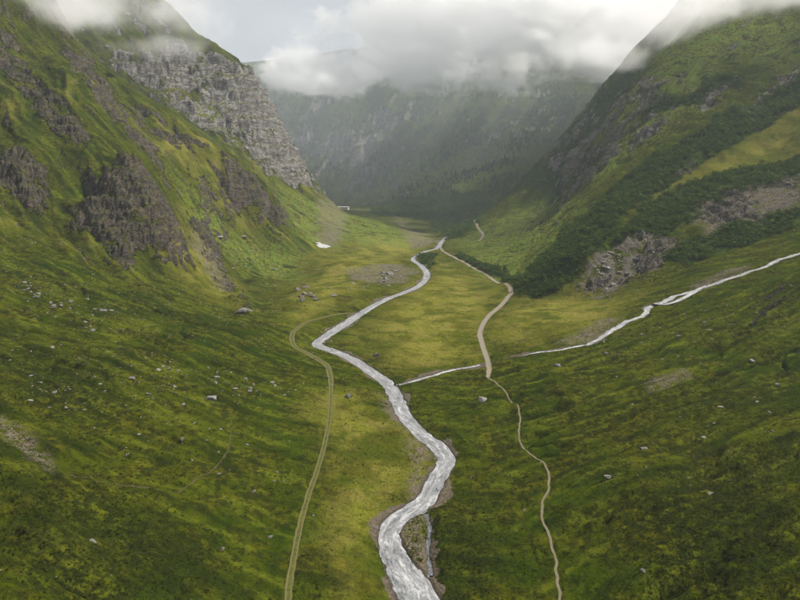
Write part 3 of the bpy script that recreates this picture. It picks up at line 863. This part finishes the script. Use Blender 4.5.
M_ROCKS = [rock_material('boulder_grey', (.19, .18, .165)), rock_material('boulder_pale', (.27, .258, .24)), rock_material('boulder_brown', (.15, .115, .09))]
ROCK_SETS = []
for mi, m in enumerate(M_ROCKS):
    ms = []
    for k in range(6):
        me = rock_mesh(200 + k, 2); me.materials.append(m); ms.append(me)
    ROCK_SETS.append(ms)

def boulder(x, y, size, kind, label, group=None, flat=1.0):
    me = ROCK_SETS[kind][int(rng.integers(6))]
    o = bpy.data.objects.new('boulder', me); COL.objects.link(o)
    s = size / 2
    o.scale = (s * rng.uniform(.85, 1.25), s * rng.uniform(.85, 1.15), s * rng.uniform(.8, 1.1) * flat)
    o.rotation_euler = (rng.uniform(-.25, .25), rng.uniform(-.25, .25), rng.uniform(0, 6.28))
    o.location = (x, y, float(ground(x + s * np.array([0, .6, -.6, 0, 0]), y + s * np.array([0, 0, 0, .6, -.6])).min()) + s * .12 * flat)
    o['label'] = label; o['category'] = 'boulder'
    if group: o['group'] = group
    return o

GX_CAST = Z_OBJ
SINGLE = [  # sighting, size in pixels of the photograph, kind, label
    (213, 399, 13, 1, 'pale angular boulder alone among stones low on the left slope'),
    (482, 401, 13, 1, 'grey boulder beside the foot path near the stream mouth'),
    (348, 397, 11, 0, 'dark grey boulder on the grass between track and river'),
    (245, 310, 15, 0, 'dark rock block at the foot of the brown gully on the left hillside'),
    (217, 231, 10, 1, 'pale boulder high on the green slope above the brown gully'),
    (243, 236, 7, 1, 'small whitish boulder on the green slope under the ridge'),
    (313, 516, 5, 1, 'small pale boulder right beside the dirt track'),
    (270, 537, 8, 2, 'brownish boulder left of the dirt track on the meadow'),
    (92, 541, 10, 0, 'grey boulder alone in the dark lower left heath'),
    (222, 549, 7, 2, 'brown stone block on the green slope below the hill path'),
    (247, 445, 6, 0, 'grey boulder just above the fork of the hill path'),
    (131, 378, 10, 0, 'grey boulder in the middle of the left stone field'),
    (376, 356, 9, 0, 'dark boulder on the grassy bank inside the river bend'),
    (507, 275, 6, 1, 'pale boulder beside the gravel lane bend'),
    (645, 448, 8, 1, 'pale grey boulder on the right meadow among the rills'),
    (643, 571, 7, 0, 'grey boulder low on the dark right meadow'),
    (524, 508, 6, 0, 'grey stone beside the rill left of the foot path'),
    (608, 476, 8, 1, 'whitish boulder right of the foot path in the rill'),
    (711, 494, 8, 0, 'grey boulder in the dark rill of the right meadow'),
    (557, 366, 8, 0, 'grey boulder below the stream on the right meadow'),
    (655, 262, 10, 1, 'large pale boulder at the upper edge of the rockfall'),
    (752, 362, 8, 1, 'pale boulder below the stream near the slope rim'),
    (376, 528, 7, 0, 'dark stone on the bank where the river bends left'),
]
for u, v, px, kind, lab in SINGLE:
    (x, y), = cast([(u, v)], GX_CAST)
    boulder(x, y, px * math.hypot(x, y, 80) / F, kind, lab)

FIELDS = [  # outline, count, size range px, kinds, label, group
    ([(295, 284), (312, 280), (318, 296), (314, 306), (298, 304)], 16, (4, 9), (0, 2), 'boulder in the tight cluster left of the upper river', 'dark boulder cluster'),
    ([(372, 274), (398, 270), (402, 282), (384, 288), (374, 284)], 15, (4, 9), (2, 0), 'boulder in the heap beside the upper river', 'brown boulder heap'),
    ([(345, 278), (370, 276), (372, 290), (350, 290)], 8, (3, 6), (1,), 'slab lying between the two boulder heaps', 'pale slabs'),
    ([(320, 288), (335, 287), (335, 296), (322, 296)], 4, (3, 6), (0,), 'boulder on the straw meadow beside the dark cluster', 'meadow boulders'),
    ([(574, 290), (600, 256), (636, 234), (678, 242), (652, 272), (612, 292)], 62, (3, 9), (1, 0, 2), 'block in the rockfall below the shrub belt', 'rockfall blocks'),
    ([(690, 205), (740, 185), (800, 170), (800, 202), (730, 228), (700, 222)], 20, (3, 6), (0, 1), 'block among dark shrubs high on the right hillside', 'shrub slope blocks'),
    ([(160, 355), (230, 372), (300, 388), (296, 408), (230, 396), (165, 376)], 34, (2.5, 7), (0, 1), 'boulder in the stony strip across the left slope', 'stony strip boulders'),
    ([(0, 265), (60, 285), (150, 322), (140, 345), (50, 318), (0, 300)], 28, (3, 7), (0, 1), 'stone in the upper band on the left slope', 'upper band stones'),
    ([(20, 330), (150, 360), (220, 430), (120, 440), (20, 400)], 30, (3, 6), (0, 1), 'stone scattered on the dark lower left slope', 'lower slope stones'),
    ([(150, 420), (250, 430), (330, 470), (250, 500), (150, 480)], 12, (3, 6), (0, 2), 'stone near the hill path on the left slope', 'hill path stones'),
    ([(560, 350), (800, 270), (800, 330), (600, 390)], 20, (3, 6), (1, 0), 'stone strewn below the mountain stream', 'stream side stones'),
    ([(600, 400), (800, 350), (800, 470), (600, 500)], 20, (3, 6), (0, 1), 'stone scattered over the right meadow', 'right meadow stones'),
    ([(300, 330), (330, 340), (360, 370), (350, 400), (300, 400)], 10, (3, 6), (0, 2), 'stone on the grass between track and river bend', 'river bend stones'),
    ([(200, 225), (290, 260), (280, 290), (220, 270)], 14, (3, 5), (1, 0), 'stone on the bright grass above the valley floor', 'bright slope stones'),
]
def inside(px, poly):
    x, y = px; c = False
    for i in range(len(poly)):
        (x1, y1), (x2, y2) = poly[i], poly[i - 1]
        if (y1 > y) != (y2 > y) and x < (x2 - x1) * (y - y1) / (y2 - y1) + x1: c = not c
    return c
for poly, cnt, (s0, s1), kinds, lab, grp in FIELDS:
    us = [p[0] for p in poly]; vs = [p[1] for p in poly]
    pts = []
    while len(pts) < cnt:
        q = (rng.uniform(min(us), max(us)), rng.uniform(min(vs), max(vs)))
        if inside(q, poly): pts.append(q)
    for (x, y) in cast(pts, GX_CAST):
        s = s0 + (s1 - s0) * rng.uniform() ** 2
        kd = kinds[int(rng.integers(len(kinds)))]
        big = 'large' if s > s0 + .55 * (s1 - s0) else 'middling' if s > s0 + .18 * (s1 - s0) else 'small'
        boulder(x, y, s * math.hypot(x, y, 80) / F, kd, big + ' ' + ('grey', 'pale', 'brown')[kd] + ' ' + lab, grp)

# ------------------------------------------------------------------ loose cover nobody could count
def scatter(weight, n, dmin=0, dmax=1e9):
    """n random points on the terrain sheet, density by weight per square metre"""
    dA = np.gradient(GY, axis=0) * np.gradient(GX, axis=1)
    w = (weight * dA * ((DIST > dmin) & (DIST < dmax))).ravel().astype(float)
    px_, py_ = to_px(GX, np.maximum(GY, 5), Z_OBJ)
    w *= ((px_ > -120) & (px_ < 920) & (py_ > -60) & (py_ < 720)).ravel()
    k = rng.choice(len(w), n, p=w / w.sum())
    i, jx = np.unravel_index(k, GX.shape)
    i = np.clip(i, 1, NR - 2); jx = np.clip(jx, 1, NC - 2)
    x = GX[i, jx] + rng.uniform(-.5, .5, n) * (GX[i, jx + 1] - GX[i, jx]); y = GY[i, jx] + rng.uniform(-.5, .5, n) * (GY[i + 1, jx] - GY[i, jx])
    return x, y, ground(x, y)

def leaf_cloud(x, y, z, rad, hgt, n_leaf, leaf, lo=.15):
    """clumps of single leaf-spray triangles spread through a dome"""
    n = len(x); g = rng
    th = g.uniform(0, 2 * math.pi, (n, n_leaf)); rr = np.sqrt(g.uniform(0, 1, (n, n_leaf))); hz = g.uniform(lo, 1, (n, n_leaf))
    prof = np.sqrt(np.clip(1 - hz ** 2 * .92, .02, 1))
    cx = x[:, None] + np.cos(th) * rr * prof * rad[:, None]; cyy = y[:, None] + np.sin(th) * rr * prof * rad[:, None]; cz = z[:, None] + hz * hgt[:, None]
    C = np.stack([cx, cyy, cz], -1).reshape(-1, 3)
    s = (leaf * rad[:, None] * g.uniform(.6, 1.3, (n, n_leaf))).reshape(-1, 1, 1)
    V = C[:, None, :] + g.normal(size=(len(C), 3, 3)) * s * np.array([1, 1, .7])
    tint = np.clip(np.repeat(g.uniform(0, 1, n), n_leaf) * .6 + g.uniform(0, .4, len(C)), 0, 1)
    return V.reshape(-1, 3), np.arange(len(C) * 3).reshape(-1, 3), tint

M_SHRUB = leaf_material('shrub_leaves', (.020, .042, .009), (.085, .125, .022))
M_CONIFER = leaf_material('conifer_needles', (.020, .038, .016), (.055, .080, .032))
M_TUFT = leaf_material('heath_tufts', (.020, .026, .007), (.060, .064, .014))
shr_w = m_shrub * (1 - m_way) * (1 - .85 * m_rock) * (1 - m_grav) * (.30 + 1.0 * sstep(-.25, .25, fbm(X / 17, Yg / 17, 4, 130)))
x, y, z = scatter(shr_w, 15000, 250, 720)
r_ = .9 + 2.2 * rng.uniform(0, 1, len(x)) ** 2
V, T, ti = leaf_cloud(x, y, z - .2, r_, r_ * rng.uniform(.8, 1.3, len(x)), 20, .26)
stuff(tri_mesh('alder_thicket', V, T, M_SHRUB, False, None, {'tint': ti}), 'dense dark green shrub thicket in belts along the right hillside', 'shrubs')
x, y, z = scatter(shr_w, 6000, 720, 1700)
r_ = rng.uniform(1.6, 3.6, len(x))
V, T, ti = leaf_cloud(x, y, z - .2, r_, r_ * rng.uniform(1.0, 1.8, len(x)), 16, .30)
stuff(tri_mesh('far_thicket', V, T, M_SHRUB, False, None, {'tint': ti}), 'dark green shrub belt where the valley closes', 'shrubs')

def conifers(x, y, z, h):
    n = len(x); a = np.linspace(0, 2 * math.pi, 6)[:5]
    vs, fs, k = [], [], 0
    tiers = [(.05, .30, .55), (.28, .23, .78), (.55, .15, 1.0)]
    tiV = []
    ph = rng.uniform(0, 6.28, n)
    for (b, r, tp) in tiers:
        rj = r * rng.uniform(.7, 1.3, (n, 5))
        ring = np.stack([x[:, None] + np.cos(a + ph[:, None]) * rj * h[:, None], y[:, None] + np.sin(a + ph[:, None]) * rj * h[:, None], z[:, None] + (b + rng.uniform(-.04, .04, (n, 5))) * h[:, None]], -1)
        top = np.stack([x, y, z + tp * h], -1)[:, None]
        V = np.concatenate([ring, top], 1)
        base = k + np.arange(n)[:, None] * 6
        f = np.stack([np.stack([base[:, 0] + i, base[:, 0] + (i + 1) % 5, base[:, 0] + 5], -1) for i in range(5)], 1)
        vs.append(V.reshape(-1, 3)); fs.append(f.reshape(-1, 3)); k += n * 6
    return np.concatenate(vs), np.concatenate(fs), rng.uniform(0, 1, n * 15)
fw = farm * sstep(-.15, .2, fbm(X / 130, Yg / 130, 4, 140)) * (1 - m_rock) * sstep(520, 300, Z_OBJ) * sstep(8, 30, Z_OBJ)
x, y, z = scatter(fw, 9000, 1250, 2700)
V, T, ti = conifers(x, y, z - .3, rng.uniform(5, 13, len(x)))
stuff(tri_mesh('far_forest', V, T, M_CONIFER, False, None, {'tint': ti}), 'dark conifer wood speckled over the far mountain', 'forest')

tw = (1 - m_rock) * (1 - m_grav) * (1 - m_way) * (1 - .7 * m_dry_lit) * (sstep(-.05, .25, fbm(X / 12, Yg / 12, 4, 150)) * .5 + m_heath_shade) * sstep(300, 120, DIST)
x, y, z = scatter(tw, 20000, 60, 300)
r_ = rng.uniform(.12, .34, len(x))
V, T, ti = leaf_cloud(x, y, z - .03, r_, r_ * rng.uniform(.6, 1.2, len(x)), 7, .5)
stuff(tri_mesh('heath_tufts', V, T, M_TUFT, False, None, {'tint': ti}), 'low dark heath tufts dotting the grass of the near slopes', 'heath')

def pebbles(x, y, z, s):
    n = len(x)
    o = np.array([[1, 0, 0], [0, 1, 0], [-1, 0, 0], [0, -1, 0], [0, 0, 1], [.5, .5, .55], [-.5, .45, .6], [0, -.6, .55]])
    f = np.array([[0, 5, 7], [7, 3, 0][::-1], [0, 1, 5], [1, 6, 5], [1, 2, 6], [2, 7, 6], [2, 3, 7], [5, 6, 4], [6, 7, 4], [7, 5, 4]])
    th = rng.uniform(0, 6.28, n); c, sn = np.cos(th), np.sin(th)
    V = o[None] * rng.uniform(.65, 1.3, (n, 8, 3)) * s[:, None, None] * np.array([1, .85, .75])
    W = np.stack([V[..., 0] * c[:, None] - V[..., 1] * sn[:, None], V[..., 0] * sn[:, None] + V[..., 1] * c[:, None], V[..., 2]], -1)
    W += np.stack([x, y, z], -1)[:, None]
    return W.reshape(-1, 3), (f[None] + np.arange(n)[:, None, None] * 8).reshape(-1, 3), np.repeat(rng.uniform(0, 1, n), len(f))
pw = np.clip(.03 * sstep(.05, .35, fbm(X / 25, Yg / 25, 4, 160)) + m_bare * .5 + m_stony * .35 * sstep(-.1, .3, fbm(X / 6, Yg / 6, 3, 166)) + .9 * poly_any([ROCK_PX[12], ROCK_PX[13]], soft=.02) + .4 * m_grav + .16 * lside * sstep(120, 180, DIST) * sstep(.05, .35, fbm(X / 14, Yg / 14, 4, 165)), 0, 1) * (1 - m_wet) * (1 - m_way)
x, y, z = scatter(pw, 14000, 60, 760)
V, T, ti = pebbles(x, y, z - .05, .12 + .0013 * np.hypot(x, y) * rng.uniform(.2, 1.0, len(x)) ** 2)
stuff(tri_mesh('loose_stones', V, T, stone_stuff_material(), False, None, {'tint': ti}), 'loose grey stones strewn over slopes, gravel and stream banks', 'stones')

# ------------------------------------------------------------------ small far things
M_SNOW = plain('old_snow', (.33, .33, .325), .7)
(sx, sy), = cast([(322, 245)], Z_OBJ)
def snow_patch(x0, y0, rx, ry):
    nr, na = 7, 28
    co = [(x0, y0)]
    for i in range(1, nr + 1):
        for k in range(na):
            a = 2 * math.pi * k / na; r = i / nr * (1 + .22 * math.sin(3 * a + 1) + .12 * math.sin(7 * a))
            co.append((x0 + math.cos(a) * rx * r, y0 + math.sin(a) * ry * r))
    co = np.array(co); zz = ground(co[:, 0], co[:, 1])
    rad = np.concatenate([[0], np.repeat(np.arange(1, nr + 1) / nr, na)])
    zz = zz + .9 * (1 - rad ** 2) - .08
    f = []
    for k in range(na): f.append((0, 1 + k, 1 + (k + 1) % na))
    for i in range(nr - 1):
        for k in range(na):
            a, b = 1 + i * na + k, 1 + i * na + (k + 1) % na; c, d = a + na, b + na
            f += [(a, c, d), (a, d, b)]
    o = tri_mesh('snow_patch', np.column_stack([co, zz]), np.array(f), M_SNOW, True)
    o['label'] = 'white leftover snow patch at the foot of the debris fan'; o['category'] = 'snow'
snow_patch(sx, sy, 7.0, 9.0)

def box_mesh(name, lo, hi, mat, parent):
    (a, b, c), (d, e, f) = lo, hi
    co = [(a, b, c), (d, b, c), (d, e, c), (a, e, c), (a, b, f), (d, b, f), (d, e, f), (a, e, f)]
    q = np.array([(3, 2, 1, 0), (4, 5, 6, 7), (0, 1, 5, 4), (1, 2, 6, 5), (2, 3, 7, 6), (3, 0, 4, 7)])
    o = tri_mesh(name, np.array(co, float), q, mat); o.parent = parent; return o
(bx_, by_), = cast([(343, 210)], Z_OBJ)
house = bpy.data.objects.new('building', None); COL.objects.link(house)
house.location = (bx_, by_ + 6, float(ground(bx_, by_)[0]) - .8); house.rotation_euler = (0, 0, R(-18))
house['label'] = 'small white flat-roofed building beside the far road'; house['category'] = 'building'
M_WHITE = plain('white_render', (.55, .54, .53), .7); M_PANE = plain('dark_glass', (.05, .055, .06), .2); M_ROOF = plain('pale_roof', (.62, .62, .61), .6)
box_mesh('wall', (-11, -4, 0), (11, 4, 6.2), M_WHITE, house)
box_mesh('roof', (-11.6, -4.6, 6.2), (11.6, 4.6, 6.8), M_ROOF, house)
for k in range(5): box_mesh('window', (-9 + 4 * k, -4.06, 2.0), (-7.4 + 4 * k, -3.9, 3.6), M_PANE, house)

# ------------------------------------------------------------------ haze and cloud
def volume_material(name, density, color, aniso):
    t = NT(name); v = t.n.new('ShaderNodeVolumePrincipled')
    v.inputs['Color'].default_value = (*color, 1); v.inputs['Density'].default_value = density; v.inputs['Anisotropy'].default_value = aniso
    t.l.new(v.outputs[0], t.out.inputs['Volume']); return t.m, v
m_haze, _v = volume_material('haze_air', .00009, (.82, .90, 1.0), .1)
hz = box_mesh('haze', (-6300, -70, float(P[..., 2].min()) - 1.0), (6300, 4800, float(P[..., 2].max()) + 12), m_haze, None)
stuff(hz, 'thin bluish haze filling the valley air', 'haze')

def cloud(name, label, lo, hi, res, blobs, dens, scale, thr=.0, soft=.30, seed=0.0, rough=.62, amp=2.6, col=(.998, .998, .998), thick=1.0):
    """fog grid: ellipsoid envelope eaten into by noise"""
    ng = bpy.data.node_groups.new(name, 'GeometryNodeTree')
    ng.interface.new_socket('Geometry', in_out='INPUT', socket_type='NodeSocketGeometry')
    ng.interface.new_socket('Geometry', in_out='OUTPUT', socket_type='NodeSocketGeometry')
    N, L = ng.nodes, ng.links
    out = N.new('NodeGroupOutput')
    pos = N.new('GeometryNodeInputPosition').outputs[0]
    def vm(op, a, b):
        x = N.new('ShaderNodeVectorMath'); x.operation = op
        for s, v in zip(x.inputs, (a, b)):
            if hasattr(v, 'is_output'): L.new(v, s)
            else: s.default_value = v
        return x
    def mt(op, a, b=0.0, c=None):
        x = N.new('ShaderNodeMath'); x.operation = op
        for s, v in zip(x.inputs, (a, b) if c is None else (a, b, c)):
            if hasattr(v, 'is_output'): L.new(v, s)
            else: s.default_value = v
        return x.outputs[0]
    nz = N.new('ShaderNodeTexNoise'); nz.inputs['Scale'].default_value = 1; nz.inputs['Detail'].default_value = 6; nz.inputs['Roughness'].default_value = rough; nz.inputs['Distortion'].default_value = .35
    pp = vm('ADD', vm('MULTIPLY', pos, (1 / scale, 1 / scale, 1.5 / scale)).outputs[0], (seed, seed * 1.7, seed * .3)).outputs[0]
    L.new(pp, nz.inputs['Vector'])
    env = None
    for c, r in blobs:
        q = vm('DIVIDE', vm('SUBTRACT', pos, c).outputs[0], r).outputs[0]
        ln = vm('LENGTH', q, (0, 0, 0)).outputs['Value']
        e = mt('SUBTRACT', 1.0, ln)
        env = e if env is None else mt('SMOOTH_MAX', env, e, .15)
    f = mt('ADD', env, mt('MULTIPLY', mt('SUBTRACT', nz.outputs[0], .5), amp))
    mr = N.new('ShaderNodeMapRange'); mr.interpolation_type = 'SMOOTHSTEP'
    L.new(f, mr.inputs['Value']); mr.inputs['From Min'].default_value = thr; mr.inputs['From Max'].default_value = thr + soft
    mr.inputs['To Max'].default_value = dens
    # nothing beyond the envelope's own reach
    d = mt('MULTIPLY', mr.outputs[0], mt('GREATER_THAN', env, -.45))
    vc = N.new('GeometryNodeVolumeCube')
    L.new(d, vc.inputs['Density']); vc.inputs['Min'].default_value = lo; vc.inputs['Max'].default_value = hi
    for ax, rv in zip('XYZ', res): vc.inputs['Resolution ' + ax].default_value = rv
    sm = N.new('GeometryNodeSetMaterial'); m, v = volume_material(name + '_vapour', thick, col, .3)
    sm.inputs['Material'].default_value = m
    L.new(vc.outputs[0], sm.inputs['Geometry']); L.new(sm.outputs[0], out.inputs[0])
    me = bpy.data.meshes.new(name); o = bpy.data.objects.new(name, me); COL.objects.link(o)
    me.materials.append(m)
    md = o.modifiers.new('vapour', 'NODES'); md.node_group = ng
    stuff(o, label, 'cloud'); return o

def E(u, v, Y, rx, ry, rz): return at_dist(u, v, Y), (rx, ry, rz)
cloud('cloud_bank', 'big white cloud bank hiding the top of the far mountain', (-600, 850, 150), (1050, 2150, 640), (205, 160, 82),
      [E(322, 62, 1900, 150, 110, 62), E(395, 36, 1900, 230, 130, 115), E(480, 22, 1850, 300, 130, 130), E(570, 25, 1700, 280, 130, 120), E(640, 0, 1350, 230, 150, 80), E(690, -12, 1050, 150, 120, 50),
       E(490, 80, 1760, 130, 60, 50), E(296, 74, 2020, 110, 110, 60), E(345, 74, 1950, 150, 120, 62), E(420, 66, 1880, 160, 110, 70), E(640, 30, 1550, 220, 130, 105), E(710, -5, 1200, 190, 130, 80), E(420, -40, 1900, 330, 150, 120), E(560, -50, 1750, 420, 150, 120)],
      .022, 140, .02, .40, 3.0, .72, 3.6)
cloud('mist_wisp', 'thin mist drifting across the top of the cliff peak', (-520, 740, 180), (-140, 1140, 440), (95, 100, 65),
      [E(120, 8, 930, 140, 80, 42), E(180, 15, 1000, 80, 60, 34), E(75, 0, 860, 110, 70, 34), E(158, 44, 930, 80, 60, 24)], .008, 80, .06, .7, 8.0, .70, 3.2)
cloud('mist_wisp', 'pale mist over the top of the near left ridge', (-490, 540, 160), (-210, 780, 350), (93, 80, 63),
      [E(45, -4, 640, 90, 60, 30), E(85, 10, 690, 60, 50, 24)], .012, 60, .06, .5, 14.0, .68, 3.0)
cloud('mist_wisp', 'ragged mist along the crest of the right hillside', (110, 600, 150), (540, 940, 400), (108, 90, 58),
      [E(650, 20, 790, 80, 60, 34), E(705, 0, 740, 100, 60, 34), E(760, -16, 700, 90, 60, 30), E(605, 52, 830, 60, 50, 26)], .014, 75, .02, .55, 21.0, .68, 3.0)
cloud('mist_veil', 'thin bluish mist veiling the far mountain below the cloud', (-900, 1150, -10), (1100, 2350, 480), (60, 40, 30),
      [E(400, 120, 1700, 900, 480, 330)], 1.0, 300, .0, .6, 5.0, .5, .8, (.84, .91, 1.0), .00042)
